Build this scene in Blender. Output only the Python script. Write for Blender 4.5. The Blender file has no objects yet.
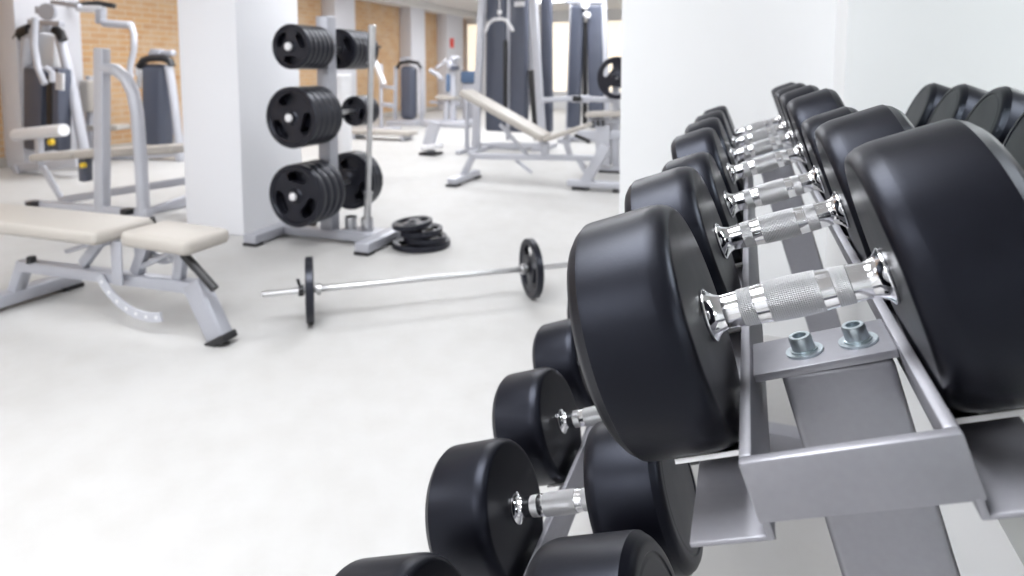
import bpy, bmesh, math, random
from mathutils import Vector, Matrix
random.seed(7)
sc = bpy.context.scene
COL = sc.collection
PI = math.pi

# ------------------------------------------------------------------ camera frame (used to read real points off known depth planes)
CAM_H, F_PX, YAW, PITCH, PPY = 1.12, 640.0, 0.3498, 0.0861, 124.56
_fw = Vector((-math.sin(YAW) * math.cos(PITCH), math.cos(YAW) * math.cos(PITCH), -math.sin(PITCH)))
_rt = Vector((math.cos(YAW), math.sin(YAW), 0))
_up = _rt.cross(_fw)
def P(u, v, y):
    """world point on the plane Y = y"""
    d = _fw + _rt * ((u - 512) / F_PX) + _up * ((PPY - v) / F_PX)
    return Vector((0, 0, CAM_H)) + d * (y / d.y)
def G(u, v, z=0.0):
    """world point on the plane Z = z"""
    d = _fw + _rt * ((u - 512) / F_PX) + _up * ((PPY - v) / F_PX)
    return Vector((0, 0, CAM_H)) + d * ((z - CAM_H) / d.z)

# ------------------------------------------------------------------ materials
def new_mat(name):
    m = bpy.data.materials.new(name); m.use_nodes = True
    nt = m.node_tree
    return m, nt, nt.nodes, nt.links, nt.nodes['Principled BSDF']
def mat(name, col, rough=.5, metal=0., noise=0., scale=30., bump=0., spec=.5, coat=0.):
    m, nt, N, L, b = new_mat(name)
    b.inputs['Base Color'].default_value = (*col, 1)
    b.inputs['Roughness'].default_value = rough
    b.inputs['Metallic'].default_value = metal
    b.inputs['Specular IOR Level'].default_value = spec
    b.inputs['Coat Weight'].default_value = coat
    tc = N.new('ShaderNodeTexCoord'); tx = N.new('ShaderNodeTexNoise')
    tx.inputs['Scale'].default_value = scale; tx.inputs['Detail'].default_value = 5
    L.new(tc.outputs['Object'], tx.inputs['Vector'])
    if noise:
        mx = N.new('ShaderNodeMixRGB'); mx.blend_type = 'MIX'
        mx.inputs[1].default_value = (*[c * (1 - noise) for c in col], 1)
        mx.inputs[2].default_value = (*[min(1, c * (1 + noise)) for c in col], 1)
        L.new(tx.outputs['Fac'], mx.inputs[0]); L.new(mx.outputs[0], b.inputs['Base Color'])
    if bump:
        bp = N.new('ShaderNodeBump'); bp.inputs['Strength'].default_value = bump; bp.inputs['Distance'].default_value = .002
        L.new(tx.outputs['Fac'], bp.inputs['Height']); L.new(bp.outputs['Normal'], b.inputs['Normal'])
    return m
M = {}
def rubber_mat():
    m, nt, N, L, b = new_mat('rubber')
    tc = N.new('ShaderNodeTexCoord')
    tx = N.new('ShaderNodeTexNoise'); tx.inputs['Scale'].default_value = 14; tx.inputs['Detail'].default_value = 6
    L.new(tc.outputs['Object'], tx.inputs['Vector'])
    cr = N.new('ShaderNodeValToRGB')
    cr.color_ramp.elements[0].color = (.0018, .0018, .0032, 1); cr.color_ramp.elements[1].color = (.004, .004, .007, 1)
    L.new(tx.outputs['Fac'], cr.inputs[0]); L.new(cr.outputs[0], b.inputs['Base Color'])
    mr = N.new('ShaderNodeMapRange'); mr.inputs['To Min'].default_value = .31; mr.inputs['To Max'].default_value = .44
    L.new(tx.outputs['Fac'], mr.inputs[0]); L.new(mr.outputs[0], b.inputs['Roughness'])
    t2 = N.new('ShaderNodeTexNoise'); t2.inputs['Scale'].default_value = 420
    L.new(tc.outputs['Object'], t2.inputs['Vector'])
    bp = N.new('ShaderNodeBump'); bp.inputs['Strength'].default_value = .12; bp.inputs['Distance'].default_value = .0006
    L.new(t2.outputs['Fac'], bp.inputs['Height']); L.new(bp.outputs['Normal'], b.inputs['Normal'])
    b.inputs['Specular IOR Level'].default_value = .30; b.inputs['Specular Tint'].default_value = (.74, .80, 1, 1)
    return m
M['rubber'] = rubber_mat()
M['iron'] = mat('black_iron', (.007, .007, .011), .34, 0, .3, 40, .2)
M['iron'].node_tree.nodes['Principled BSDF'].inputs['Specular Tint'].default_value = (.82, .86, 1, 1)
M['chrome'] = mat('chrome', (.86, .86, .88), .09, 1)
M['steel'] = mat('brushed_steel', (.62, .62, .63), .32, 1, .08, 60)
M['rack'] = mat('grey_powder_coat', (.35, .35, .385), .40, .5, .06, 160, .08)
M['edge'] = mat('bare_steel_saddle', (.74, .74, .75), .35, .6)
M['zinc'] = mat('zinc_plate', (.55, .62, .66), .3, .85, .1, 50)
M['paint'] = mat('silver_white_paint', (.52, .53, .58), .35, .15, .03, 80)
M['bluegrey'] = mat('grey_silver_paint', (.45, .46, .51), .35, .3, .03, 80)
M['pad'] = mat('beige_leatherette', (.46, .43, .395), .42, 0, .04, 120, .15)
M['black'] = mat('black_plastic', (.012, .012, .014), .45)
M['shroud'] = mat('smoked_grey_plastic', (.085, .095, .13), .28, 0, .06, 8)
M['blue'] = mat('blue_plastic', (.10, .16, .27), .4)
M['yellow'] = mat('yellow_plastic', (.85, .58, .03), .4)
M['white'] = mat('white_plastic', (.78, .78, .8), .4)
M['red'] = mat('red_sign', (.75, .05, .03), .5)
M['wall'] = mat('white_wall_paint', (.80, .81, .82), .75, 0, .015, 3, .04)
M['ceil'] = mat('ceiling_paint', (.74, .73, .72), .8, 0, .02, 3)
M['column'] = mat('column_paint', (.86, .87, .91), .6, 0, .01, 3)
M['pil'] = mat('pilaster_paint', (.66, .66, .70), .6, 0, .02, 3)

def knurl_mat():
    m, nt, N, L, b = new_mat('knurled_chrome')
    b.inputs['Base Color'].default_value = (.74, .74, .76, 1); b.inputs['Metallic'].default_value = 1; b.inputs['Roughness'].default_value = .3
    tc = N.new('ShaderNodeTexCoord'); sp = N.new('ShaderNodeSeparateXYZ'); L.new(tc.outputs['Object'], sp.inputs[0])
    def mth(op, a, bb=None):
        n = N.new('ShaderNodeMath'); n.operation = op
        for i, x in enumerate((a, bb)):
            if x is None: continue
            if isinstance(x, (int, float)): n.inputs[i].default_value = x
            else: L.new(x, n.inputs[i])
        return n.outputs[0]
    ang = mth('ARCTAN2', sp.outputs['Y'], sp.outputs['Z'])
    aa = mth('MULTIPLY', ang, 34.0); xx = mth('MULTIPLY', sp.outputs['X'], 1900.0)
    s1 = mth('SINE', mth('ADD', aa, xx)); s2 = mth('SINE', mth('SUBTRACT', aa, xx))
    h = mth('MULTIPLY', s1, s2)
    bp = N.new('ShaderNodeBump'); bp.inputs['Strength'].default_value = .9; bp.inputs['Distance'].default_value = .0006
    L.new(h, bp.inputs['Height']); L.new(bp.outputs['Normal'], b.inputs['Normal'])
    return m
M['knurl'] = knurl_mat()

def floor_mat():
    m, nt, N, L, b = new_mat('pale_concrete')
    tc = N.new('ShaderNodeTexCoord')
    t1 = N.new('ShaderNodeTexNoise'); t1.inputs['Scale'].default_value = 2.2; t1.inputs['Detail'].default_value = 9; t1.inputs['Roughness'].default_value = .65
    t2 = N.new('ShaderNodeTexNoise'); t2.inputs['Scale'].default_value = 9; t2.inputs['Detail'].default_value = 8
    L.new(tc.outputs['Object'], t1.inputs['Vector']); L.new(tc.outputs['Object'], t2.inputs['Vector'])
    ad = N.new('ShaderNodeMath'); ad.operation = 'MULTIPLY_ADD'; ad.inputs[1].default_value = .6
    L.new(t1.outputs['Fac'], ad.inputs[0])
    m2 = N.new('ShaderNodeMath'); m2.operation = 'MULTIPLY'; m2.inputs[1].default_value = .4
    L.new(t2.outputs['Fac'], m2.inputs[0]); L.new(m2.outputs[0], ad.inputs[2])
    cr = N.new('ShaderNodeValToRGB')
    cr.color_ramp.elements[0].position = .36; cr.color_ramp.elements[0].color = (.49, .483, .472, 1)
    cr.color_ramp.elements[1].position = .58; cr.color_ramp.elements[1].color = (.53, .526, .52, 1)
    L.new(ad.outputs[0], cr.inputs[0]); L.new(cr.outputs[0], b.inputs['Base Color'])
    b.inputs['Roughness'].default_value = .55
    return m
M['floor'] = floor_mat()

def brick_mat():
    m, nt, N, L, b = new_mat('old_brick')
    tc = N.new('ShaderNodeTexCoord'); mp = N.new('ShaderNodeMapping'); mp.inputs['Rotation'].default_value = (PI / 2, 0, PI / 2)
    L.new(tc.outputs['Object'], mp.inputs['Vector'])
    # wall runs along Y: use (Y, Z) as the brick plane
    sp = N.new('ShaderNodeSeparateXYZ'); cb = N.new('ShaderNodeCombineXYZ')
    L.new(tc.outputs['Object'], sp.inputs[0]); L.new(sp.outputs['Y'], cb.inputs['X']); L.new(sp.outputs['Z'], cb.inputs['Y'])
    br = N.new('ShaderNodeTexBrick'); br.inputs['Scale'].default_value = 1
    br.inputs['Brick Width'].default_value = .26; br.inputs['Row Height'].default_value = .08; br.inputs['Mortar Size'].default_value = .008
    br.inputs['Color1'].default_value = (.50, .28, .13, 1); br.inputs['Color2'].default_value = (.58, .36, .18, 1); br.inputs['Mortar'].default_value = (.55, .44, .33, 1)
    L.new(cb.outputs[0], br.inputs['Vector'])
    tx = N.new('ShaderNodeTexNoise'); tx.inputs['Scale'].default_value = 2.5; tx.inputs['Detail'].default_value = 6
    L.new(tc.outputs['Object'], tx.inputs['Vector'])
    mx = N.new('ShaderNodeMixRGB'); mx.inputs[2].default_value = (.58, .46, .33, 1)
    mr = N.new('ShaderNodeMapRange'); mr.inputs['From Min'].default_value = .4; mr.inputs['From Max'].default_value = .75; mr.inputs['To Max'].default_value = .7
    L.new(tx.outputs['Fac'], mr.inputs[0]); L.new(mr.outputs[0], mx.inputs[0]); L.new(br.outputs['Color'], mx.inputs[1]); L.new(mx.outputs[0], b.inputs['Base Color'])
    b.inputs['Roughness'].default_value = .85
    return m
M['brick'] = brick_mat()

m, nt, N, L, b = new_mat('mirror_glass')
b.inputs['Base Color'].default_value = (.84, .875, .865, 1); b.inputs['Metallic'].default_value = 1; b.inputs['Roughness'].default_value = .012
M['mirror'] = m
def emit(name, col, s):
    m, nt, N, L, b = new_mat(name)
    b.inputs['Base Color'].default_value = (.8, .8, .8, 1)
    b.inputs['Emission Color'].default_value = (*col, 1); b.inputs['Emission Strength'].default_value = s
    return m
M['lamp'] = emit('lit_diffuser', (.95, .97, 1), 7.0)
M['daylight'] = emit('bright_window', (1, .83, .58), .95)

# ------------------------------------------------------------------ mesh builder
def frame_from(d, up=Vector((0, 0, 1))):
    d = d.normalized()
    if abs(d.dot(up)) > .999: up = Vector((0, 1, 0))
    x = up.cross(d).normalized(); y = d.cross(x)
    return Matrix((x, y, d)).transposed()          # columns: side, up, along
def wloc(o):
    v = Vector((0, 0, 0))
    while o is not None: v += o.location; o = o.parent
    return v
class MB:
    def __init__(s): s.bm = bmesh.new(); s.mi = 0
    def _mark(s, faces):
        for f in faces: f.material_index = s.mi
    def box(s, c, size, rot=None, bev=0., seg=2):
        mtx = Matrix.Translation(Vector(c)) @ (rot.to_4x4() if rot is not None else Matrix()) @ Matrix.Diagonal((*size, 1))
        r = bmesh.ops.create_cube(s.bm, size=1, matrix=mtx)
        fs = {f for v in r['verts'] for f in v.link_faces}; s._mark(fs)
        if bev:
            es = list({e for v in r['verts'] for e in v.link_edges})
            q = bmesh.ops.bevel(s.bm, geom=es, offset=bev, segments=seg, affect='EDGES', profile=.5)
            s._mark(q['faces'])
        return s
    def span(s, x0, x1, y0, y1, z0, z1, bev=0., seg=2):
        return s.box(((x0 + x1) / 2, (y0 + y1) / 2, (z0 + z1) / 2), (abs(x1 - x0), abs(y1 - y0), abs(z1 - z0)), None, bev, seg)
    def bar(s, p0, p1, w, h, up=(0, 0, 1), bev=.006, seg=2):
        p0, p1 = Vector(p0), Vector(p1); d = p1 - p0
        return s.box((p0 + p1) / 2, (w, h, d.length), frame_from(d, Vector(up)), bev, seg)
    def tube(s, pts, r, n=14, cap=True, up=(0, 0, 1)):
        pts = [Vector(p) for p in pts]; rs = r if isinstance(r, (list, tuple)) else [r] * len(pts)
        rings = []; prev = None
        for i, p in enumerate(pts):
            d = (pts[min(i + 1, len(pts) - 1)] - pts[max(i - 1, 0)]).normalized()
            if prev is None: fr = frame_from(d, Vector(up))
            else:
                x = (prev - d * prev.dot(d)).normalized(); fr = Matrix((x, d.cross(x), d)).transposed()
            prev = fr.col[0].copy()
            rings.append([s.bm.verts.new(p + fr @ Vector((math.cos(k * 2 * PI / n) * rs[i], math.sin(k * 2 * PI / n) * rs[i], 0))) for k in range(n)])
        fs = []
        for a, c in zip(rings, rings[1:]):
            for k in range(n): fs.append(s.bm.faces.new((a[k], a[(k + 1) % n], c[(k + 1) % n], c[k])))
        if cap: fs += [s.bm.faces.new(rings[0][::-1]), s.bm.faces.new(rings[-1])]
        s._mark(fs); return s
    def lathe(s, prof, o=(0, 0, 0), ax=(1, 0, 0), n=64, mats=None):
        """prof: list of (t along axis, radius)"""
        o = Vector(o); fr = frame_from(Vector(ax)); rings = []
        for t, r in prof:
            if r < 1e-6: rings.append([s.bm.verts.new(o + fr @ Vector((0, 0, t)))])
            else: rings.append([s.bm.verts.new(o + fr @ Vector((math.cos(k * 2 * PI / n) * r, math.sin(k * 2 * PI / n) * r, t))) for k in range(n)])
        for i, (a, c) in enumerate(zip(rings, rings[1:])):
            mi = s.mi if mats is None else mats[i]
            for k in range(n):
                if len(a) == 1 and len(c) == 1: continue
                if len(a) == 1: f = s.bm.faces.new((a[0], c[(k + 1) % n], c[k]))
                elif len(c) == 1: f = s.bm.faces.new((a[k], a[(k + 1) % n], c[0]))
                else: f = s.bm.faces.new((a[k], a[(k + 1) % n], c[(k + 1) % n], c[k]))
                f.material_index = mi
        return s
    def prism(s, poly, o, ux, uy, th, bev=0.):
        """poly of (x,y) in the plane ux,uy through o, thickness th centred"""
        o, ux, uy = Vector(o), Vector(ux).normalized(), Vector(uy).normalized(); nz = ux.cross(uy)
        A = [s.bm.verts.new(o + ux * x + uy * y - nz * th / 2) for x, y in poly]
        B = [s.bm.verts.new(o + ux * x + uy * y + nz * th / 2) for x, y in poly]
        fs = [s.bm.faces.new(A[::-1]), s.bm.faces.new(B)]
        for k in range(len(poly)):
            j = (k + 1) % len(poly); fs.append(s.bm.faces.new((A[k], A[j], B[j], B[k])))
        s._mark(fs)
        if bev:
            q = bmesh.ops.bevel(s.bm, geom=list({e for f in fs for e in f.edges}), offset=bev, segments=2, affect='EDGES', profile=.5); s._mark(q['faces'])
        return s
    def build(s, name, mats, parent=None, loc=None, angle=38, smooth=True):
        bmesh.ops.recalc_face_normals(s.bm, faces=s.bm.faces)
        off = wloc(parent) if parent is not None else (Vector(loc) if loc is not None else Vector((0, 0, 0)))
        rot = None
        bmesh.ops.translate(s.bm, vec=-off, verts=s.bm.verts)
        me = bpy.data.meshes.new(name); s.bm.to_mesh(me); s.bm.free()
        for mm in (mats if isinstance(mats, (list, tuple)) else [mats]): me.materials.append(M[mm])
        if smooth:
            me.polygons.foreach_set('use_smooth', [True] * len(me.polygons)); me.set_sharp_from_angle(angle=math.radians(angle))
        o = bpy.data.objects.new(name, me); COL.objects.link(o)
        if parent is not None: o.parent = parent
        elif loc is not None: o.location = loc
        return o
def tag(o, label=None, cat=None, group=None, kind=None):
    for k, v in (('label', label), ('category', cat), ('group', group), ('kind', kind)):
        if v: o[k] = v
    return o
def thing(name, label, cat, loc=(0, 0, 0), group=None):
    o = bpy.data.objects.new(name, None); COL.objects.link(o); o.location = loc; o.empty_display_size = .1
    return tag(o, label, cat, group)
def struct(name, mb, m, **k): return tag(mb.build(name, m, **k), kind='structure')

# ------------------------------------------------------------------ the room
XL, XR, YN, YF, ZC = -8.0, 0.325, -3.2, 17.8, 2.78
YW = 2.83                                            # the white return wall behind the dumbbell rack
struct('floor', MB().span(XL - .2, XR + .2, YN - .2, YF + .2, -.1, 0), 'floor')
struct('ceiling', MB().span(XL - .2, XR + .2, YN - .2, YF + .2, ZC, ZC + .1), 'ceil')
struct('wall_left', MB().span(XL - .2, XL, YN, YF, 0, ZC), 'brick')
struct('wall_far', MB().span(XL - .2, XR + .2, YF, YF + .2, 0, ZC), 'wall')
struct('wall_right', MB().span(XR, XR + .2, YN, YF, 0, ZC), 'wall')
struct('wall_near', MB().span(XL - .2, XR + .2, YN - .2, YN, 0, ZC), 'wall')
struct('wall_return', MB().span(P(620, 150, YW).x, XR, YW, YW + .25, 0, ZC), 'wall')
struct('baseboard_left', MB().span(XL, XL + .025, YN, YF, 0, .11, .004), 'pad')
struct('trim_1', MB().span(XL, XL + .45, YN, YF, ZC - .16, ZC, .01), 'ceil')
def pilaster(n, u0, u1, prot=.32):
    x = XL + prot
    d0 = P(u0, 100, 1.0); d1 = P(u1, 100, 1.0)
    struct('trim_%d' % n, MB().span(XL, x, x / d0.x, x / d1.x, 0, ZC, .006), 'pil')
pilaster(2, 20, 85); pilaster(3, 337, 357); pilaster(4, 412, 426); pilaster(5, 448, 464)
# column
cx, cy = -3.15, 3.36
struct('wall_column', MB().span(P(178, 0, cy).x - .01, cx, cy, cy + .62, 0, ZC, .004), 'column')
# far windows
def window(n, u0, u1, z0, z1):
    x0, x1 = P(u0, 90, YF - .05).x, P(u1, 90, YF - .05).x
    f = MB()
    for xa, xb, za, zb in ((x0 - .06, x1 + .06, z1, z1 + .06), (x0 - .06, x1 + .06, z0 - .06, z0), (x0 - .06, x0, z0, z1), (x1, x1 + .06, z0, z1)):
        f.span(xa, xb, YF - .06, YF, za, zb, .004)
    w = struct('window_%d' % n, f, 'white')
    MB().span(x0, x1, YF - .03, YF - .01, z0, z1).build('pane', 'daylight', w)
window(1, 468, 482, .5, 2.45); window(2, 546, 570, .5, 2.45); window(3, 600, 640, .5, 2.45)

# ------------------------------------------------------------------ ceiling lights
def ceiling_light(x, y, sx, sy, power, label):
    t = thing('ceiling_light', label, 'light', (x, y, ZC), 'ceiling panel lights')
    f = MB(); w = .03
    f.span(x - sx / 2 - w, x + sx / 2 + w, y - sy / 2 - w, y - sy / 2, ZC - .05, ZC, .004); f.span(x - sx / 2 - w, x + sx / 2 + w, y + sy / 2, y + sy / 2 + w, ZC - .05, ZC, .004)
    f.span(x - sx / 2 - w, x - sx / 2, y - sy / 2, y + sy / 2, ZC - .05, ZC, .004); f.span(x + sx / 2, x + sx / 2 + w, y - sy / 2, y + sy / 2, ZC - .05, ZC, .004)
    f.build('frame', 'white', t)
    MB().span(x - sx / 2, x + sx / 2, y - sy / 2, y + sy / 2, ZC - .03, ZC - .02).build('diffuser', 'lamp', t)
    l = bpy.data.lights.new('panel_lamp', 'AREA'); l.shape = 'RECTANGLE'; l.size = sx; l.size_y = sy; l.energy = power; l.color = (.955, .97, 1)
    o = bpy.data.objects.new('panel_lamp', l); COL.objects.link(o); o.parent = t; o.location = (0, 0, -.06)
LI = .24
ceiling_light(-5.0, -.5, 1.6, 1.6, 182 * LI, 'square white ceiling panel light left of the viewpoint, nearest the padded bench')
ceiling_light(-1.15, .9, 1.3, 1.3, 215 * LI, 'square white ceiling panel light left of the dumbbell rack, above the frame')
ceiling_light(-2.0, -1.8, 1.4, 1.4, 110 * LI, 'square white ceiling panel light behind the viewpoint')
ceiling_light(-5.6, 5.6, 1.6, 1.6, 175 * LI, 'square white ceiling panel light over the press machines')
ceiling_light(-2.0, 4.9, 1.2, 1.2, 88 * LI, 'square white ceiling panel light over the floor barbell and plates')
ceiling_light(-5.0, 9.6, 1.8, 1.8, 195 * LI, 'square white ceiling panel light over the middle of the far gym floor')
ceiling_light(-1.8, 9.0, 1.6, 1.6, 145 * LI, 'square white ceiling panel light over the incline bench side')
ceiling_light(-5.0, 14.2, 1.8, 1.8, 170 * LI, 'square white ceiling panel light nearest the far windows')

# ------------------------------------------------------------------ mirror
mir = thing('wall_mirror', 'large frameless wall mirror on the right wall beside the dumbbell rack, reflecting its black heads', 'mirror', (XR, .8, .0))
MB().span(XR - .008, XR - .001, -2.2, 2.45, .55, ZC - .02).build('mirror_glass', 'mirror', mir, smooth=False)

# ------------------------------------------------------------------ dumbbell rack
TILT = .359
RT = Matrix.Rotation(-TILT, 3, 'Y')
UP = (.041, .94); LO = (-.240, .474)
def tf(o, a, y, b): 
    v = RT @ Vector((a, 0, b)); return Vector((o[0] + v.x, y, o[1] + v.z))
rack = thing('dumbbell_rack', 'silver grey two-tier steel dumbbell rack with tilted shelves at the right', 'rack', (.05, 1.3, 0))
RY0, RY1 = .42, 2.32
def tbox(o, a0, a1, y0, y1, b0, b1, bev=.002):
    return MB().box(tf(o, (a0 + a1) / 2, (y0 + y1) / 2, (b0 + b1) / 2), (a1 - a0, y1 - y0, b1 - b0), RT, bev)
UR = [.100, .099, .092, .101, .102, .102, .101]
UT = [.088, .086, .078, .086, .082, .080, .076, .072]
UY = [.543 + .246 * n + .003 * n * n for n in range(7)]
LR = [.103, .101, .102, .104, .102, .100, .098, .096]
LT = [.122, .108, .102, .108, .098, .096, .092, .090]
LY = [.605, .875, 1.132, 1.395, 1.655, 1.90, 2.15]
def tier(o, radii, ys, tag_):
    for sgn in (-1, 1):
        e = (-.0625, -.0535) if sgn < 0 else (.0585, .0675)
        tbox(o, e[0], e[1], RY0 + .0088, RY1 - .0088, -.097, -.056).build('rail', 'rack', rack)
        # shelf plate with a fillet running under the heads
        e = (-.112, -.056) if sgn < 0 else (.061, .114)
        sh = tbox(o, e[0], e[1], RY0, RY1, -.1085, -.1045)
        sh.box(tf(o, -.058 if sgn < 0 else .063, (RY0 + RY1) / 2, -.101), (.005, RY1 - RY0, .014), RT, .001)
        sh.build('shelf', 'rack', rack)
        for R, y in zip(radii, ys):
            mb = MB(); n = 16; A = math.radians(31); r0, r1 = R + .0006, R + .0042
            bz = R - .100
            pts = []
            for k in range(n + 1): 
                t = -A + 2 * A * k / n; pts.append((math.sin(t) * r1, bz - math.cos(t) * r1))
            for k in range(n, -1, -1):
                t = -A + 2 * A * k / n; pts.append((math.sin(t) * r0, bz - math.cos(t) * r0))
            mb.prism(pts, tf(o, sgn * .0945, y, 0), (0, 1, 0), RT @ Vector((0, 0, 1)), .057)
            mb.build('saddle', 'edge', rack)
    for y in (RY0, RY1 - .009):
        tbox(o, -.0625, .0675, y, y + .009, -.097, -.056, .002).build('end_bar', 'rack', rack)
tier(UP, UR, UY, 'upper'); tier(LO, LR, LY, 'lower')
for y0 in (.557, 1.93):
    cp = tbox(UP, -.0534, .0584, y0, y0 + .066, -.069, -.062, .0012).build('cross_plate', 'rack', rack)
    for a in (-.009, .034):
        w = MB().lathe([(0, .009), (0, .0154), (.002, .0154), (.002, .009)], tf(UP, a, y0 + .027, -.062), RT @ Vector((0, 0, 1)), 32)
        wo = w.build('washer', 'zinc', rack)
        q = MB(); ax = RT @ Vector((0, 0, 1)); o = tf(UP, a, y0 + .027, -.060)
        q.lathe([(0, .0112), (.0012, .0112), (.0015, .0095), (.011, .0095), (.0128, .0085), (.0128, .0058), (.006, .0052), (.006, 0)], o, ax, 6 * 5)
        q.build('bolt', 'zinc', wo)
    # slanted upright
    top = tf(UP, .011, y0 + .036, -.068); 
    x_at = lambda z: top.x + (top.z - z) * .32
    MB().bar((x_at(.36) + .001, top.y, .352), (top.x, top.y, top.z), .086, .07, (0, 1, 0), .006, 3).bar((x_at(.36), top.y, .03), (x_at(.36), top.y, .37), .086, .07, (0, 1, 0), .006, 3).build('upright', 'rack', rack)
    # arm carrying the lower tier
    e = tf(LO, -.062, top.y, -.135); zz = tf(LO, .40, top.y, -.135)
    MB().bar(e, zz, .06, .05, (0, 0, 1), .005).build('arm', 'rack', rack)
    MB().bar((-.47, top.y, .034), (.29, top.y, .034), .07, .06, (0, 0, 1), .006).build('foot_beam', 'rack', rack)

def dumbbell(o, y, R, T, label, grp, h=.070):
    c = tf(o, 0, y, R - .100)
    t = thing('dumbbell', label, 'dumbbell', c, grp)
    t.rotation_euler = (0, -TILT, 0)
    def put(mb, name, m):       # local coordinates: handle along X
        ob = mb.build(name, m, None); ob.parent = t; return ob
    n = 96; e = h - .070
    for s in (-1, 1):
        prof = [(0, 0), (0, R * .87), (0, R * .90), (.0005, R * .915), (.0018, R * .935), (.0045, R * .958), (.009, R * .980), (.0150, R * .992), (.0172, R * .9965), (.0185, R * .998),
                (.024, R), (T - .016, R), (T - .0125, R * .996), (T - .0118, R * .988), (T - .006, R * .955), (T - .001, R * .90), (T, R * .86), (T, R * .80), (T - .0016, R * .785), (T - .0018, R * .76), (T - .001, R * .74), (T - .001, R * .72), (T - .001, 0)]
        put(MB().lathe([(s * (h + a), r) for a, r in prof], (0, 0, 0), (1, 0, 0), n), 'head', 'rubber')
        # flared chrome collar
        cp = [(h + .0005, .0), (h + .0005, .0212), (h - .0012, .0220), (h - .0030, .0216), (h - .0045, .0195), (h - .0068, .0168), (h - .0095, .0150), (h - .0130, .0140), (h - .0150, .0136), (h - .0150, 0)]
        put(MB().lathe([(s * a, r) for a, r in cp], (0, 0, 0), (1, 0, 0), 40), 'collar', 'chrome')
    hp = [(-.0565, 0), (-.0565, .0136), (-.050, .0139), (-.0422, .0143), (-.042, .0147), (-.0302, .0152), (-.030, .0149), (-.0202, .0155), (-.020, .0160), (0, .0166),
          (.020, .0160), (.0202, .0155), (.030, .0149), (.0302, .0152), (.042, .0147), (.0422, .0143), (.050, .0139), (.0565, .0136), (.0565, 0)]
    hp = [(x + (e if x > 0 else -e if x < 0 else 0), r_) for x, r_ in hp]
    mt = [0, 0, 0, 0, 1, 0, 0, 0, 1, 1, 0, 0, 0, 1, 0, 0, 0, 0]
    put(MB().lathe(hp, (0, 0, 0), (1, 0, 0), 48, mt), 'handle', ['chrome', 'knurl'])
    return t
ORD = ['nearest to the viewer', 'second from the near end', 'third from the near end', 'fourth from the near end', 'third from the far end', 'second from the far end', 'at the far end by the wall']
for k in range(7):
    dumbbell(UP, UY[k], UR[k], UT[k], 'black rubber dumbbell on the upper shelf, ' + ORD[k], 'dumbbells on the upper shelf')
for k in range(7):
    dumbbell(LO, LY[k], LR[k], LT[k], 'black rubber dumbbell on the lower shelf, ' + ORD[k], 'dumbbells on the lower shelf', .076)

# ------------------------------------------------------------------ weight plates
_pc = {}
def plate_mesh(R, t):
    """disc with a raised rim, a hub and three kidney shaped grip holes; axis +Z, centred"""
    if (R, t) in _pc: return _pc[(R, t)]
    bm = bmesh.new(); n = 96; hw = math.radians(37); rm = R * .61; hh = R * .18
    def stations(th):
        d = min(abs((th - c + PI) % (2 * PI) - PI) for c in (PI / 2, PI / 2 + 2 * PI / 3, PI / 2 + 4 * PI / 3))
        k = hh * math.sqrt(max(0, 1 - (d / hw) ** 2)) ** .8 if d < hw else 0
        z0, z1 = t / 2, t * .33
        return [(.0175, z0), (R * .2, z0), (R * .25, z1), (rm - k - .0006, z1), (rm + k + .0006, z1), (R * .83, z1), (R * .87, z0), (R * .97, z0), (R, z0 * .75)], d < hw * .98
    top, bot, hole = [], [], []
    for i in range(n):
        th = 2 * PI * i / n; st, ho = stations(th); hole.append(ho)
        c, s = math.cos(th), math.sin(th)
        top.append([bm.verts.new((c * r, s * r, z)) for r, z in st]); bot.append([bm.verts.new((c * r, s * r, -z)) for r, z in st])
    for i in range(n):
        j = (i + 1) % n; cut = hole[i] and hole[j]
        for k in range(8):
            if k == 3 and cut:
                bm.faces.new((top[i][3], top[j][3], bot[j][3], bot[i][3])); bm.faces.new((top[i][4], bot[i][4], bot[j][4], top[j][4])); continue
            bm.faces.new((top[i][k], top[i][k + 1], top[j][k + 1], top[j][k])); bm.faces.new((bot[i][k], bot[j][k], bot[j][k + 1], bot[i][k + 1]))
        if hole[i] != hole[j]:
            q = i if not hole[i] else j
        bm.faces.new((top[i][8], bot[i][8], bot[j][8], top[j][8])); bm.faces.new((top[i][0], top[j][0], bot[j][0], bot[i][0]))
    bmesh.ops.recalc_face_normals(bm, faces=bm.faces)
    me = bpy.data.meshes.new('weight_plate'); bm.to_mesh(me); bm.free(); me.materials.append(M['iron'])
    me.polygons.foreach_set('use_smooth', [True] * len(me.polygons)); me.set_sharp_from_angle(angle=math.radians(40))
    _pc[(R, t)] = me; return me
def plate(c, R, t, ax, spin, label, group=None):
    o = bpy.data.objects.new('weight_plate', plate_mesh(R, t)); COL.objects.link(o)
    fr = frame_from(Vector(ax)); o.matrix_world = Matrix.Translation(Vector(c)) @ fr.to_4x4() @ Matrix.Rotation(spin, 4, 'Z')
    return tag(o, label, 'weight plate', group)

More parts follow.
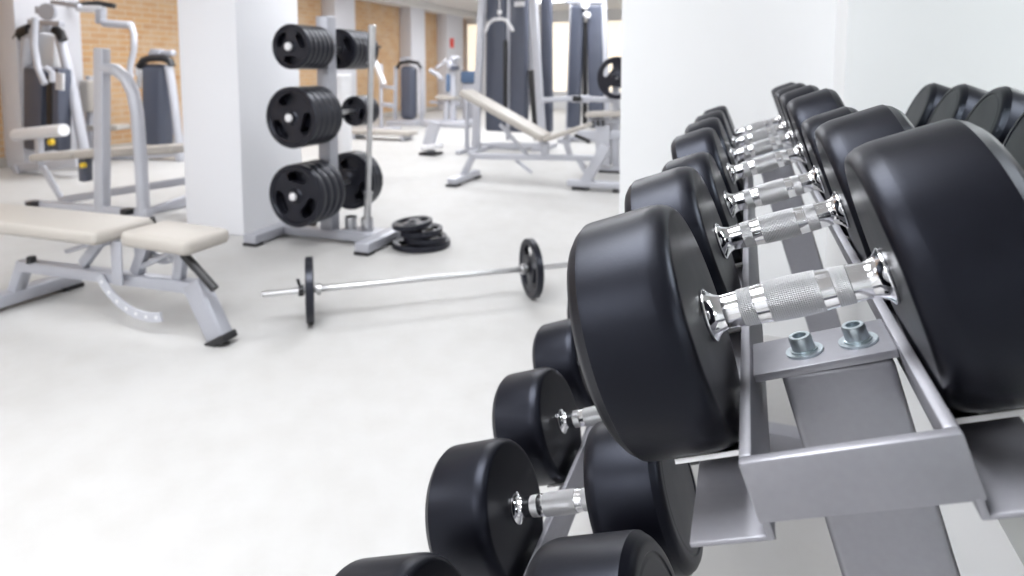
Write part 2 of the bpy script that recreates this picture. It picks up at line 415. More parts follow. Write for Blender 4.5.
# ------------------------------------------------------------------ plate tree
TX, TY = -2.56, 3.51
tree = thing('plate_tree', 'silver upright plate storage tree loaded with black weight plates beside the white column', 'rack', (TX, TY, 0))
MB().bar((TX, TY - .01, .05), (TX, TY, 1.46), .092, .092, (0, 1, 0), .008, 3).build('post', 'bluegrey', tree)
MB().bar((-2.93, 3.47, .045), (-2.16, 3.47, .045), .075, .055, (0, 0, 1), .006).build('crossbar', 'bluegrey', tree)
for x, ya, yb in ((-2.93, 3.17, 3.78), (-2.15, 3.24, 3.80)):
    f = MB().bar((x, ya, .045), (x, yb, .045), .10, .06, (0, 0, 1), .008, 3).build('foot', 'bluegrey', tree)
    for p, q in ((ya - .004, ya + .07), (yb - .07, yb + .004)): MB().span(x - .052, x + .052, p, q, 0, .02, .003).build('rubber_pad', 'black', f)
ORDP = ['front', 'second', 'third', 'fourth', 'fifth', 'sixth', 'seventh']
pegs = [('top front', 1.255, .135, .044, 6, -1, 3.155), ('middle front', .83, .186, .054, 5, -1, 3.14), ('bottom front', .35, .195, .064, 4, -1, 3.155),
        ('top back', 1.255, .135, .048, 6, 1, 3.64), ('middle back', .83, .105, .034, 5, 1, 3.80), ('bottom back', .35, .2, .042, 3, 1, 3.72)]
for nm, z, R, t, n, d, y0 in pegs:
    y_end = y0 - .012 if d < 0 else y0 + n * t + .09
    pg = MB(); rr = .0165
    pg.lathe([(0, 0), (0, rr), (abs(y_end - TY) - .003, rr), (abs(y_end - TY), rr * .7), (abs(y_end - TY), 0)], (TX, TY, z), (0, d, 0), 24)
    pg = pg.build('peg', 'steel', tree)
    if d < 0: MB().lathe([(-.004, 0), (-.004, .024), (.010, .024), (.014, .018), (.014, 0)], (TX, y_end, z), (0, d, 0), 24).build('end_cap', 'white', pg)
    for k in range(n):
        plate((TX, y0 + t * (k + .5), z), R, t * .98, (0, -1, 0), random.uniform(-.15, .15) + (0 if z < .5 else (PI if z > 1 else .35)) + k * 1.05,
              'black weight plate on the %s peg of the plate tree, %s in its row' % (nm, ORDP[k]), 'plates on the storage tree')
# bar cups
tab = MB().span(-2.52, -2.17, 3.49, 3.67, .05, .058, .002).build('cup_tray', 'bluegrey', tree)
for x in (-2.45, -2.325):
    MB().lathe([(0, .040), (.085, .040), (.085, .035), (.004, .035), (.004, 0), (0, 0)], (x, 3.58, .058), (0, 0, 1), 28).build('bar_cup', 'steel', tree)
bb = (-2.325, 3.58)
vb = thing('barbell', 'short steel barbell standing upright in the cup of the plate tree', 'barbell', (bb[0], bb[1], .062))
LEAN = Vector((.05, 0, 1))
MB().lathe([(.062, 0), (.062, .024), (.30, .024), (.305, .018), (1.17, .018), (1.175, .024), (1.40, .024), (1.405, .02), (1.405, 0)], (bb[0] - .004, bb[1], 0), LEAN, 20).build('bar', 'steel', vb)
MB().lathe([(.305, .018), (.305, .03), (.32, .03), (.32, .018)], (bb[0] - .004, bb[1], 0), LEAN, 20).lathe([(1.155, .018), (1.155, .03), (1.17, .03), (1.17, .018)], (bb[0] - .004, bb[1], 0), LEAN, 20).build('sleeve_stop', 'steel', vb)

# loose plates on the floor
sx, sy = -1.915, 3.56
FG = 'loose plates stacked on the floor'
plate((sx, sy, .020), .185, .039, (0, 0, 1), .4, 'largest black weight plate, lying flat at the bottom of the floor stack', FG)
plate((sx + .035, sy - .01, .0605), .136, .034, (.03, 0, 1), 1.0, 'smaller black weight plate second from the bottom of the floor stack', FG)
plate((sx + .012, sy - .015, .1025), .134, .034, (-.05, -.03, 1), 2.0, 'black weight plate third from the bottom of the floor stack', FG)
plate((sx - .045, sy - .03, .147), .128, .032, (-.09, -.06, 1), .2, 'tilted black weight plate lying on top of the floor stack', FG)

# barbell on the floor
A = Vector((-1.79, 2.29, .146)); B = Vector((-.965, 2.92, .146)); dr = (B - A).normalized()
fb = thing('barbell', 'long steel barbell lying on the pale floor with one black plate at each end', 'barbell', (A + B) / 2 - Vector((0, 0, .146)))
MB().lathe([(0, 0), (0, .0125), (.002, .014), (1.52, .014), (1.522, .0125), (1.522, 0)], A - dr * .20, dr, 20).build('bar', 'steel', fb)
for q, s in ((A, -1), (B, 1)):
    MB().lathe([(0, .014), (0, .026), (.02, .026), (.02, .014)], q + dr * (-s * .038 - .01), dr, 24).build('collar', 'steel', fb)
    c = MB().lathe([(0, .014), (0, .024), (.022, .024), (.022, .014)], q + dr * (s * .036 - .011), dr, 24)
    c.bar(q + dr * s * .036, q + dr * s * .05 + Vector((0, 0, .055)), .012, .008, (0, 1, 0), .002)
    c.build('clamp', 'black', fb)
plate(A, .145, .034, -dr, .2, 'black plate on the left end of the floor barbell, seen edge on', 'plates on the floor barbell')
plate(B, .145, .034, -dr, .2, 'black plate on the right end of the floor barbell, by the lower dumbbells', 'plates on the floor barbell')

# ------------------------------------------------------------------ helpers for pads and benches
def pad(mb, p0, p1, wid, th, bev=.02):
    """upholstered pad between two end points of its underside centre line (wide axis along Y)"""
    p0, p1 = Vector(p0), Vector(p1); d = (p1 - p0); up = Vector((0, -1, 0)).cross(d).normalized()
    if up.z < 0: up = -up
    mb.bar(p0 + up * th / 2, p1 + up * th / 2, wid, th, up, bev, 4); return mb

# near adjustable bench
by = 1.975
bx = -.045
bench = thing('adjustable_bench', 'beige padded adjustable bench with silver frame, nearest at the left edge', 'bench', (-2.6, by, 0))
pad(MB(), (-3.72, by, .385), (-2.44, by, .395), .30, .06, .022).build('backrest_pad', 'pad', bench)
pad(MB(), (-2.345, by, .395), (-1.985, by, .387), .235, .066, .024).build('seat_pad', 'pad', bench)
MB().bar((-3.13, by, .205), (-2.06, by, .225), .06, .05, (0, 0, 1), .006).build('main_beam', 'bluegrey', bench)
lg = MB().bar((-2.075, by, .25), (-1.945, by, .02), .10, .062, (0, 1, 0), .012, 3).build('front_leg', 'bluegrey', bench)
MB().bar((-1.952, by, .03), (-1.937, by, 0.002), .112, .078, (0, 1, 0), .006).build('rubber_foot', 'black', lg)
MB().bar((-3.10, by, .222), (-3.19, by, .06), .056, .056, (0, 1, 0), .008).build('rear_leg', 'bluegrey', bench)
rb = MB().bar((-3.19, by - .30, .05), (-3.19, by + .30, .05), .085, .06, (0, 0, 1), .008).build('rear_foot_beam', 'bluegrey', bench)
for d in (.2625, -.2625): MB().span(-3.235, -3.145, by + d - .0425, by + d + .0425, 0, .022, .004).build('rubber_foot', 'black', rb)
for d in (-.055, .055): MB().box((-2.44, by + d, .30), (.06, .008, .19), None, .003).build('hinge_bracket', 'bluegrey', bench)
br = MB().bar((-2.40, by, .245), (-2.33, by, .385), .05, .035, (0, 1, 0), .005).bar((-2.16, by, .235), (-2.13, by, .385), .05, .035, (0, 1, 0), .005)
br.bar((-2.14, by, .38), (-2.36, by, .28), .022, .03, (0, 1, 0), .004)
br.build('seat_support', 'bluegrey', bench)
br = MB().bar((-2.72, by, .25), (-2.60, by, .37), .045, .03, (0, 1, 0), .004).box((-2.62, by, .372), (.16, .09, .03), None, .004).bar((-2.82, by, .30), (-2.62, by, .36), .02, .025, (0, 1, 0), .004)
br.build('back_support', 'bluegrey', bench)
def ladder(c, r0, r1, a0, a1, y, name, root, holes=7):
    mb = MB(); n = 28; hn = holes
    outer = [(c[0] + math.cos(t) * r1, c[1] + math.sin(t) * r1) for t in [a0 + (a1 - a0) * k / n for k in range(n + 1)]]
    inner = [(c[0] + math.cos(t) * r0, c[1] + math.sin(t) * r0) for t in [a0 + (a1 - a0) * k / n for k in range(n, -1, -1)]]
    mb.prism(outer + inner, (0, y, 0), (1, 0, 0), (0, 0, 1), .008)
    o = mb.build(name, 'paint', root)
    for k in range(hn):
        hb = MB()
        t = a0 + (a1 - a0) * (k + .5) / hn; rm = (r0 + r1) / 2
        hb.lathe([(-.0055, 0), (-.0055, .008), (.0055, .008), (.0055, 0)], (c[0] + math.cos(t) * rm, y, c[1] + math.sin(t) * rm), (0, 1, 0), 14)
        hb.build('pin_hole', 'white', o)
ladder((-2.30, .40), .30, .34, math.radians(213), math.radians(285), by - .04, 'adjustment_ladder', bench)
ladder((-2.28, .43), .10, .14, math.radians(190), math.radians(300), by + .03, 'seat_ladder', bench, 5)
MB().tube([(-2.07, by - .05, .375), (-1.915, by - .05, .25)], .017, 14).build('lever_handle', 'black', bench)
MB().lathe([(0, 0), (0, .022), (.03, .018), (.034, 0)], (-3.03, by - .02, .23), (0, 0, 1), 18).build('pull_knob', 'black', bench)
MB().lathe([(0, 0), (0, .014), (.03, .014), (.03, 0)], (-2.455, by + .14, .425), (0, -.2, 1), 14).build('grip_knob', 'black', bench)

bench.location.x += bx
# ------------------------------------------------------------------ bench press station behind the near bench
q = 3.62
st = thing('bench_station', 'white framed bench press station with tall uprights and curved tube left of the column', 'bench', (-4.6, q, 0))
pad(MB(), P(46, 160, q), P(88, 157, q), .28, .06, .02).build('seat_pad', 'pad', st)
pad(MB(), P(90, 157, q), P(187, 152, q), .28, .06, .02).build('bench_pad', 'pad', st)
ub = P(100, 213, q - .35); ub.x += .08
MB().bar((ub.x - .06, q - .35, .02), (ub.x + .03, q - .35, 1.27), .09, .07, (0, 1, 0), .01, 3).build('upright', 'paint', st)
tb = [P(u, v, q - .35) for u, v in ((104, 68), (116, 70), (126, 78), (133, 92), (137, 112), (140, 150), (144, 213))]
tb[-1].z = .02
MB().tube(tb, .042, 16).build('curved_tube', 'paint', st)
MB().bar(P(28, 203, q - .35), P(150, 213, q - .35), .06, .05, (0, 0, 1), .008).bar((ub.x - .05, q - .35, .03), (ub.x + .02, q + .45, .03), .06, .05, (0, 0, 1), .008).build('base_beam', 'paint', st)
MB().bar(P(147, 212, q - .3), P(192, 196, q + .1), .05, .05, (0, 0, 1), .008).build('base_foot', 'paint', st)
MB().bar(P(62, 200, q), P(190, 180, q + .2), .07, .06, (0, 0, 1), .008).build('long_beam', 'bluegrey', st)
MB().bar(P(43, 167, q), P(62, 200, q), .05, .03, (0, 1, 0), .006).build('strut', 'paint', st)
kb = MB().bar(P(85, 158, q - .05), P(86, 181, q - .05), .07, .07, (0, 1, 0), .006).build('seat_post', 'shroud', st)
MB().lathe([(0, 0), (0, .022), (.03, .02), (.03, 0)], P(85, 165, q - .1), (0, -1, 0), 16).build('knob', 'yellow', kb)
MB().bar(P(30, 204.5, q - .4), P(36, 205, q - .4), .07, .05, (0, 0, 1), .006).build('rubber_foot', 'black', st)
MB().bar(P(124, 211, q - .4), P(131, 212, q - .4), .07, .04, (0, 0, 1), .006).build('rubber_foot', 'black', st)

# ------------------------------------------------------------------ left chest press machine
q = 4.95
ma = thing('press_machine', 'white framed selector press machine with dark weight shroud at far left', 'gym machine', (-7.0, q, 0))
MB().tube([P(20, 178, q), P(24, 90, q), P(28, 38, q)], .065, 12).build('left_post', 'paint', ma)
MB().tube([P(88, 172, q + .1), P(74, 95, q + .1), P(60, 36, q + .1)], .055, 12).build('right_post', 'paint', ma)
MB().tube([P(27, 40, q), P(33, 31, q), P(45, 28, q), P(57, 31, q + .1), P(61, 38, q + .1)], .045, 12).build('top_arch', 'paint', ma)
MB().tube([P(18, 39, q - .02), P(22, 32, q - .02), P(30, 29, q - .02)], .06, 12).build('arch_cap', 'black', ma)
MB().tube([P(55, 30, q + .05), P(60, 33, q + .05), P(63, 40, q + .05)], .05, 12).build('arch_cap', 'black', ma)
MB().bar(P(47, 34, q + .15), P(47, 66, q + .15), .36, .10, (0, 1, 0), .02).build('upper_shroud', 'white', ma)
MB().bar(P(39, 68, q), P(39, 150, q), .30, .16, (0, 1, 0), .03).build('weight_shroud', 'shroud', ma)
MB().bar(P(60, 68, q), P(60, 150, q), .17, .16, (0, 1, 0), .03).build('weight_shroud', 'shroud', ma)
MB().bar(P(51.5, 76, q - .06), P(51.5, 140, q - .06), .09, .06, (0, 1, 0), .01).build('weight_stack', 'black', ma)
MB().tube([P(35, 18, q - .3), P(34, 45, q - .3), P(38, 68, q - .3), P(45, 84, q - .3)], .034, 12).build('press_arm', 'paint', ma)
MB().tube([P(46, 68, q - .25), P(52, 72, q - .25), P(52, 82, q - .25)], .03, 12).build('press_arm', 'paint', ma)
MB().bar(P(60, 73, q - .14), P(60, 90, q - .14), .12, .02, (0, 1, 0), .004).build('placard', 'white', ma)
MB().tube([P(16, 135, q - .35), P(64, 130, q - .35)], .065, 16).build('seat_roller', 'white', ma)
MB().bar(P(39, 136, q - .35), P(40, 170, q - .35), .07, .06, (0, 1, 0), .008).build('seat_post', 'paint', ma)
MB().lathe([(0, 0), (0, .035), (.04, .03), (.04, 0)], P(53, 142, q - .3), (0, -1, 0), 16).build('knob', 'yellow', ma)
MB().bar(P(18, 168, q - .3), P(80, 162, q - .3), .09, .09, (0, 0, 1), .01).build('base_beam', 'paint', ma)
MB().bar(P(15, 166, q - .34), P(22, 178, q - .34), .06, .06, (0, 1, 0), .008).build('base_foot', 'bluegrey', ma)
MB().lathe([(0, 0), (0, .09), (.05, .09), (.05, 0)], P(49, 12, q), (.4, -1, 0), 20).build('pulley', 'bluegrey', ma)
MB().bar(P(30, 22, q), P(62, 24, q), .07, .06, (0, 0, 1), .01).bar(P(52, 2, q), P(80, 6, q), .05, .05, (0, 0, 1), .01).bar(P(38, 6, q), P(38, 14, q), .05, .04, (0, 1, 0), .01).build('top_bracket', 'bluegrey', ma)

# second machine with overhead lever
q = 6.0
mb_ = thing('lever_machine', 'white lever machine with dark rounded shroud standing before the brick wall, left of the column', 'gym machine', (-6.2, q, 0))
sh = MB().bar(P(158, 64, q), P(158, 146, q), .37, .22, (0, 1, 0), .08, 5); sh.build('weight_shroud', 'shroud', mb_)
MB().tube([P(139, 67, q - .1), P(144, 60, q - .1), P(152, 58, q - .1), P(163, 58, q - .1), P(170, 61, q - .1), P(172, 66, q - .1)], .045, 12).build('shroud_cap', 'black', mb_)
MB().tube([P(169, 66, q - .1), P(174, 100, q - .1), P(180, 150, q - .1)], .05, 12).build('right_post', 'paint', mb_)
MB().tube([P(140, 66, q), P(139, 88, q)], .03, 12).bar(P(138, 66, q), P(138, 76, q), .06, .05, (0, 1, 0), .01).build('side_bracket', 'white', mb_)
MB().bar(P(158, 49, q), P(158, 60, q), .16, .12, (0, 1, 0), .02).bar(P(150, 55, q), P(174, 53, q), .08, .08, (0, 0, 1), .02).build('pulley_block', 'bluegrey', mb_)
MB().tube([P(78, 8, q - .5), P(103, 9, q - .5)], .045, 12).build('lever_sleeve', 'white', mb_)
MB().bar(P(101, 8, q - .5), P(101, 24, q - .5), .10, .09, (0, 1, 0), .02).build('lever_joint', 'bluegrey', mb_)
MB().tube([P(104, 23, q - .5), P(120, 24.5, q - .5), P(131, 25, q - .5)], .045, 12).tube([P(131, 24, q - .5), P(134, 34, q - .5), P(134, 50, q - .5), P(130, 68, q - .5), P(131, 78, q - .5)], .034, 12).build('lever_arm', 'paint', mb_)
MB().tube([P(52, 1, q - .5), P(75, 5, q - .5), P(98, 3, q - .5), P(114, 6, q - .5)], .03, 10).build('lever_grip', 'black', mb_)
MB().bar(P(88, 80, q - .4), P(88, 112, q - .4), .16, .12, (0, 1, 0), .03, 3).build('back_pad', 'pad', mb_)
MB().bar(P(90, 76, q - .34), P(91, 160, q - .34), .07, .07, (0, 1, 0), .008).build('back_post', 'paint', mb_)
MB().bar(P(92, 128, q - .4), P(124, 127, q - .4), .20, .07, (0, 0, 1), .02, 3).build('seat_pad', 'pad', mb_)
MB().bar(P(84, 160, q - .35), P(186, 152, q), .09, .08, (0, 0, 1), .01).build('base_beam', 'paint', mb_)
for u, y in ((91, q - .34), (180, q - .1)):
    a = P(u, 155, y); MB().bar((a.x, y, .0), (a.x, y, max(.12, a.z)), .08, .08, (0, 1, 0), .008).build('base_foot', 'paint', mb_)

# ------------------------------------------------------------------ incline bench beyond the barbell
q = 5.78
ib = thing('incline_bench', 'beige padded incline bench with white frame standing between barbell and cable towers', 'bench', (-2.0, q, 0))
pad(MB(), P(464, 95, q), P(545, 141, q), .29, .068, .018).build('backrest_pad', 'pad', ib)
pad(MB(), P(548, 141, q), P(590, 127, q), .29, .045, .016).build('seat_pad', 'pad', ib)
MB().bar(P(470, 156, q), P(597, 158, q), .06, .055, (0, 0, 1), .008).build('main_beam', 'paint', ib)
MB().bar(P(474, 154, q), P(462, 178, q), .06, .06, (0, 1, 0), .008).build('front_leg', 'paint', ib)
a = G(452, 182); a.x += .09
fb2 = MB().bar((a.x + .02, q - .30, .05), (a.x + .02, q + .3, .05), .10, .06, (0, 0, 1), .01).build('front_foot', 'paint', ib)
for d in (-.255, .255): MB().span(a.x - .04, a.x + .08, q + d - .055, q + d + .055, 0, .022, .004).build('rubber_foot', 'black', fb2)
MB().bar(P(606, 146, q), P(582, 188, q), .10, .08, (0, 1, 0), .012, 3).build('rear_leg', 'paint', ib)
MB().bar(P(577, 156, q), P(586, 172, q), .05, .05, (0, 1, 0), .008).build('leg_gusset', 'paint', ib)
a = P(568, 189, q); b_ = P(630, 193, q)
fb3 = MB().bar((a.x, q, .06), (b_.x, q, .06), .11, .06, (0, 0, 1), .01).build('rear_foot', 'paint', ib)
for d in (a.x + .05, b_.x - .15): MB().span(d, d + .15, q - .06, q + .06, 0, .032, .004).build('rubber_foot', 'black', fb3)
for p0, p1, w_ in (((545, 142), (545, 156), .07), ((565, 137), (570, 157), .05), ((500, 124), (528, 156), .035)): MB().bar(P(*p0, q), P(*p1, q), w_, w_, (0, 1, 0), .006).build('pad_support', 'paint', ib)
MB().tube([P(575, 135, q - .16), P(590, 142, q - .16)], .018, 10).build('lever_handle', 'black', ib)
MB().bar(P(516, 160, q), P(532, 173, q), .03, .03, (0, 1, 0), .005).build('ladder_tail', 'paint', ib)

# row / press bench right behind it, half hidden by the return wall
q = 6.9
rbn = thing('plate_loaded_bench', 'white plate-loaded bench with small beige pad, partly hidden by the return wall', 'gym machine', (-1.6, q, 0))
pad(MB(), P(588, 117, q), P(626, 116, q), .30, .06, .02).build('seat_pad', 'pad', rbn)
MB().bar(P(604, 124, q), P(604, 165, q), .16, .15, (0, 1, 0), .012).bar(P(590, 121, q), P(626, 121, q), .10, .05, (0, 0, 1), .01).bar(P(578, 135, q), P(622, 135, q), .11, .10, (0, 0, 1), .01).build('seat_frame', 'paint', rbn)
for k in range(3): MB().bar(P(593 + k * 5, 120, q - .12), P(593 + k * 5, 126, q - .12), .025, .03, (0, 1, 0), .003).build('adjuster_pin', 'black', rbn)
MB().bar(P(616, 60, q), P(616, 172, q), .07, .07, (0, 1, 0), .01).build('upright', 'paint', rbn)
MB().bar(P(596, 170, q), P(632, 170, q), .09, .07, (0, 0, 1), .01).build('base_beam', 'paint', rbn)
a = P(611, 172, q); MB().span(a.x - .12, a.x + .14, q - .1, q + .1, 0, max(.02, P(611, 173, q).z), .004).build('rubber_foot', 'black', rbn)
MB().tube([P(543, 100, q), P(586, 98, q)], .03, 12).bar(P(572, 99, q), P(590, 99, q), .07, .08, (0, 0, 1), .01).build('cross_arm', 'paint', rbn)
MB().bar(P(573, 98.5, q - .08), P(581, 98.5, q - .08), .06, .06, (0, 0, 1), .006).build('arm_stop', 'black', rbn)
MB().bar(P(588, 99, q), P(616, 100, q), .06, .06, (0, 0, 1), .01).build('arm_mount', 'paint', rbn)
c = P(617, 78, q - .15)
MB().tube([c + Vector((0, .03, 0)), (c.x, q, c.z)], .016, 12).build('plate_horn', 'steel', rbn)
plate(c, .225, .05, (-.25, -1, 0), .9, 'black weight plate hung on the plate-loaded machine, cut by the return wall', None)

# ------------------------------------------------------------------ centre cable towers
q = 8.6
ct = thing('cable_machine', 'tall cable tower machine with dark shrouds and a white lat bar in the centre background', 'gym machine', (-3.2, q, 0))
MB().bar(P(483, -18, q - .2), P(475, 150, q - .2), .10, .08, (0, 1, 0), .012).build('left_post', 'paint', ct)
MB().bar(P(498, -18, q), P(497, 131, q), .32, .16, (0, 1, 0), .04, 4).build('weight_shroud', 'shroud', ct)
MB().bar(P(510, -18, q - .02), P(508.5, 140, q - .02), .055, .10, (0, 1, 0), .01).build('centre_post', 'paint', ct)
MB().bar(P(519.5, -18, q), P(519.5, 132, q), .25, .16, (0, 1, 0), .04, 4).build('weight_shroud', 'shroud', ct)
MB().bar(P(505.5, 40, q - .1), P(505.5, 108, q - .1), .05, .05, (0, 1, 0), .008).build('weight_stack', 'black', ct)
MB().bar(P(532, -18, q - .2), P(543, 148, q - .2), .10, .09, (0, 1, 0), .012).build('right_post', 'paint', ct)
MB().bar(P(529, -18, q + .3), P(532, 105, q + .3), .08, .05, (0, 1, 0), .01).build('guide_rail', 'white', ct)
MB().bar(P(546.5, -18, q + .25), P(547.5, 132, q + .25), .15, .14, (0, 1, 0), .03, 4).build('weight_shroud', 'shroud', ct)
MB().bar(P(478, 146, q - .2), P(548, 146, q - .2), .10, .09, (0, 0, 1), .012).build('base_beam', 'paint', ct)
for u in (486, 541):
    a = P(u, 148, q - .2); MB().span(a.x - .09, a.x + .09, q - .34, q + .3, 0, max(.04, a.z + .02), .006).build('foot', 'bluegrey', ct)
MB().bar(P(531, 70, q - .05), P(537, 140, q - .05), .09, .05, (0, 1, 0), .01).build('weight_stack', 'black', ct)
MB().tube([P(485, 32, q - .35), P(489, 23, q - .35), P(494, 19.5, q - .35), P(501, 19, q - .35), P(506, 20, q - .35), P(511, 27, q - .35), P(513, 31, q - .35)], .023, 12).build('lat_bar', 'white', ct)
MB().tube([P(499.5, 19, q - .35), P(499.5, -18, q - .35)], .008, 8).build('cable', 'steel', ct)
MB().lathe([(0, 0), (0, .03), (.05, .03), (.05, 0)], P(499.5, 14, q - .35), (0, 0, 1), 12).build('swivel', 'white', ct)
a = P(519.5, 4, q - .1); MB().box((a.x, a.y, a.z), (.15, .012, .07), None, .003).build('placard', 'white', ct)

# slim bench frame in front of the cable towers
q = 7.9
fr_ = thing('squat_stand', 'thin white upright stand just left of the incline bench backrest', 'stand', (-3.4, q, 0))
for u, v0, v1 in ((467, 98, 156), (478, 104, 156)):
    a = P(u, v1, q); MB().bar((a.x, q, .0), (P(u, v0, q).x, q, P(u, v0, q).z), .05, .05, (0, 1, 0), .008).build('upright', 'bluegrey', fr_)
MB().bar(P(465, 100, q), P(480, 101, q), .06, .06, (0, 0, 1), .01).build('crossbar', 'paint', fr_)
MB().bar((P(467, 156, q).x, q - .3, .03), (P(467, 156, q).x, q + .3, .03), .06, .05, (0, 0, 1), .01).build('foot', 'paint', fr_)
MB().bar((P(478, 156, q).x, q - .3, .03), (P(478, 156, q).x, q + .3, .03), .06, .05, (0, 0, 1), .01).build('foot', 'paint', fr_)

# right background machine
q = 9.6
rm = thing('pulley_machine', 'tall pulley machine with two dark shrouds left of the return wall edge', 'gym machine', (-2.6, q, 0))
MB().bar(P(578, 5, q), P(573.5, 128, q), .20, .15, (0, 1, 0), .04, 4).build('weight_shroud', 'shroud', rm)
MB().bar(P(595, 5, q), P(596.5, 128, q), .23, .15, (0, 1, 0), .04, 4).build('weight_shroud', 'shroud', rm)
MB().bar(P(585, 22, q + .02), P(585, 124, q + .02), .07, .06, (0, 1, 0), .01).build('weight_stack', 'black', rm)
MB().bar(P(604, 0, q), P(608, 146, q), .07, .10, (0, 1, 0), .01).build('right_post', 'paint', rm)
MB().bar(P(572, 2, q), P(567, 146, q), .05, .10, (0, 1, 0), .01).build('left_post', 'paint', rm)
MB().bar(P(566, 1, q), P(606, 1, q), .12, .10, (0, 0, 1), .02).build('top_beam', 'paint', rm)
MB().lathe([(-.03, 0), (-.03, .06), (.03, .06), (.03, 0)], P(585, 5, q - .12), (.5, -1, 0), 18).lathe([(-.03, 0), (-.03, .05), (.03, .05), (.03, 0)], P(587, 15, q - .12), (1, -.6, 0), 18).build('pulley', 'white', rm)
for u in (567, 608):
    a = P(u, 146, q); MB().span(a.x - .07, a.x + .07, q - .3, q + .3, 0, .07, .008).build('foot', 'paint', rm)
MB().bar((P(567, 146, q).x, q, .05), (P(608, 146, q).x, q, .05), .07, .06, (0, 0, 1), .01).build('base_beam', 'paint', rm)

# ------------------------------------------------------------------ far machines against the brick wall
q = 11.6
fm = thing('shrouded_machine', 'white machine with a blue-grey rounded shroud before the far brick wall', 'gym machine', (-6.4, q, 0))
MB().bar(P(409, 66, q), P(409, 119, q), .32, .24, (0, 1, 0), .09, 5).build('weight_shroud', 'shroud', fm)
MB().tube([P(397, 68, q - .1), P(400, 63, q - .1), P(409, 61.5, q - .1), P(418, 63, q - .1), P(421, 68, q - .1)], .034, 12).build('shroud_cap', 'black', fm)
for u, s in ((396, -1), (421, 1)):
    a = P(u, 66, q); MB().bar((P(u + s, 118, q).x, q, 0), a, .06, .08, (0, 1, 0), .01).build('post', 'paint', fm)
MB().bar(P(405, 57, q), P(405, 64, q), .2, .14, (0, 1, 0), .03).build('pulley_block', 'bluegrey', fm)
a = P(409, 122, q); MB().span(a.x - .34, a.x + .34, q - .35, q + .3, 0, .09, .01).build('base', 'paint', fm)

q = 10.2
hm = thing('arm_machine', 'small white lever arm machine right of the upright barbell, far back', 'gym machine', (-5.4, q, 0))
MB().tube([P(373, 58, q), P(377, 66, q), P(384, 84, q)], .05, 12).build('lever_arm', 'white', hm)
MB().bar((P(381, 120, q).x, q, .0), P(381, 64, q), .05, .05, (0, 1, 0), .008).build('post', 'paint', hm)
MB().bar(P(381, 86, q), P(395, 88, q), .06, .06, (0, 0, 1), .01).bar(P(383, 104, q), P(393, 106, q), .10, .08, (0, 0, 1), .02).build('arm_bracket', 'bluegrey', hm)
MB().lathe([(0, 0), (0, .02), (.1, .02), (.1, 0)], P(376, 47, q), (1, 0, 0), 12).build('grip', 'black', hm)
a = P(381, 120, q); MB().span(a.x - .25, a.x + .25, q - .3, q + .3, 0, .06, .01).build('base', 'paint', hm)

q = 8.9
fbn = thing('flat_bench', 'low beige flat bench far back, right of the plate tree', 'bench', (-5.2, q, 0))
a, b_ = P(352, 138, q), P(413, 139, q); zt = (a.z + b_.z) / 2
pad(MB(), (a.x, q, max(.08, zt)), (b_.x, q, max(.08, zt)), .34, .07, .02).build('pad', 'pad', fbn)
for x in (a.x + .12, b_.x - .12): MB().span(x - .03, x + .03, q - .15, q + .15, 0, max(.09, zt + .01), .006).build('leg', 'paint', fbn)

q = 7.5
se = thing('seat_bench', 'small upright white seat on a dark-footed base, in the middle background', 'bench', (-3.9, q, 0))
b0 = P(431, 157, q)
MB().bar(P(428, 146, q), P(435, 121, q), .17, .06, (0, 1, 0), .025, 4).build('seat_back', 'paint', se)
MB().bar(P(424, 147, q), P(440, 146, q), .24, .07, (0, 0, 1), .02, 3).build('seat', 'white', se)
MB().span(b0.x - .04, b0.x + .04, q - .04, q + .04, .02, P(431, 147, q).z, .006).build('post', 'paint', se)
MB().span(b0.x - .12, b0.x + .12, q - .12, q + .12, 0, .035, .008).build('base', 'black', se)

q = 11.5
tm = thing('exercise_bike', 'white upright cardio machine with round console before the bright far window', 'gym machine', (-5.5, q, 0))
MB().bar(P(456, 64, q), P(449, 66, q), .34, .22, (0, 0, 1), .08, 5).bar(P(452, 59, q), P(458, 59, q), .3, .12, (0, 0, 1), .05, 4).build('console', 'paint', tm)
MB().bar(P(452, 68, q - .12), P(458, 68, q - .12), .2, .10, (0, 0, 1), .03).build('console_screen', 'shroud', tm)
MB().bar((P(453, 120, q).x, q, .05), P(453, 68, q), .12, .12, (0, 1, 0), .02).build('column', 'paint', tm)
MB().bar(P(448, 92, q - .1), P(448, 74, q - .1), .07, .08, (0, 1, 0), .02).build('column_cover', 'blue', tm)
MB().tube([P(430, 70, q), P(437, 74, q), P(442, 80, q)], .05, 12).tube([P(446, 60, q - .2), P(440, 66, q - .2), P(436, 68, q - .2)], .03, 10).build('handlebar', 'paint', tm)
MB().bar(P(438, 97, q), P(456, 98, q), .30, .08, (0, 0, 1), .03).build('seat', 'pad', tm)
MB().bar((P(447, 120, q).x, q - .05, .05), P(447, 99, q - .05), .08, .08, (0, 1, 0), .01).build('seat_post', 'paint', tm)
MB().tube([P(430, 102, q), P(460, 104, q)], .03, 10).build('pedal_arm', 'bluegrey', tm)
a = P(450, 122, q); MB().span(a.x - .5, a.x + .5, q - .3, q + .3, 0, .12, .03).build('base', 'paint', tm)

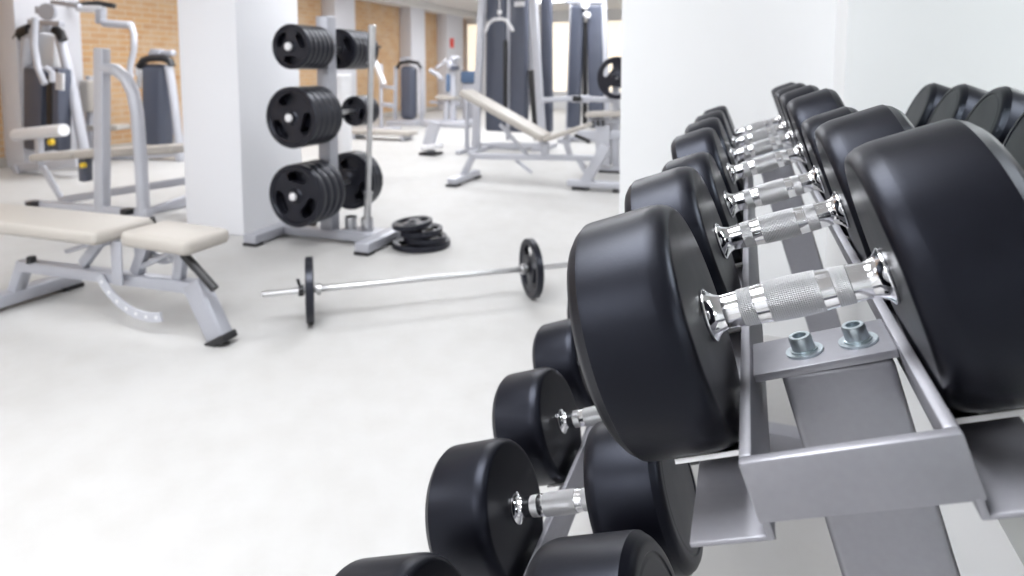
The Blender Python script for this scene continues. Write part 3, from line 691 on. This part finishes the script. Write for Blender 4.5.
q = 12.6
bl = thing('cardio_console', 'blue-sided machine body standing in front of the far window', 'gym machine', (-5.6, q, 0))
MB().bar(P(463, 77, q), P(478, 77, q), .3, .26, (0, 0, 1), .04, 3).build('body', 'blue', bl)
MB().bar((P(470, 116, q).x, q, 0), P(470, 82, q), .3, .16, (0, 1, 0), .03).build('pedestal', 'paint', bl)

q = 5.6
bn = thing('waste_bin', 'white cylindrical bin standing behind the plate tree', 'bin', (P(343, 100, q).x, q, 0))
a = P(343, 100, q); zt = P(343, 74, q).z
MB().lathe([(0, 0), (0, .075), (zt - .05, .088), (zt - .05, .0), ], (a.x, q, 0), (0, 0, 1), 28).build('body', 'white', bn)
MB().lathe([(zt - .05, 0), (zt - .05, .094), (zt - .01, .094), (zt, .08), (zt, 0)], (a.x, q, 0), (0, 0, 1), 28).build('lid', 'white', bn)

# red sign on the far pilaster
x = XL + .32
a = P(452, 43, 1.0); k = (x + .006) / a.x; yy = k; zz = CAM_H + (a.z - CAM_H) * k
tag(MB().box((x + .005, yy, zz), (.01, .24, .26), None, .002).build('wall_sign', 'red', None), 'small square red sign on the far white pilaster beside the window', 'sign')

# ------------------------------------------------------------------ world, camera, colour
w = bpy.data.worlds.new('World'); sc.world = w; w.use_nodes = True
w.node_tree.nodes['Background'].inputs[0].default_value = (.9, .95, 1, 1); w.node_tree.nodes['Background'].inputs[1].default_value = .3
cam = bpy.data.cameras.new('camera'); co = bpy.data.objects.new('camera', cam); COL.objects.link(co)
co.matrix_world = Matrix((( _rt.x, _up.x, -_fw.x, 0), (_rt.y, _up.y, -_fw.y, 0), (_rt.z, _up.z, -_fw.z, CAM_H), (0, 0, 0, 1)))
cam.sensor_width = 36; cam.lens = 36 * F_PX / 1024; cam.shift_y = (PPY - 288) / 1024
cam.clip_start = .02
cam.dof.use_dof = True; cam.dof.focus_distance = .66; cam.dof.aperture_fstop = 5.6
sc.camera = co
sc.view_settings.view_transform = 'Standard'; sc.view_settings.look = 'None'; sc.view_settings.gamma = 1; sc.view_settings.use_curve_mapping = False
sc.view_settings.exposure = 0.0
sc.cycles.use_denoising = True
sc.cycles.max_bounces = 10; sc.cycles.diffuse_bounces = 6; sc.cycles.glossy_bounces = 5
sc.cycles.caustics_reflective = False
sc.cycles.sample_clamp_indirect = 6
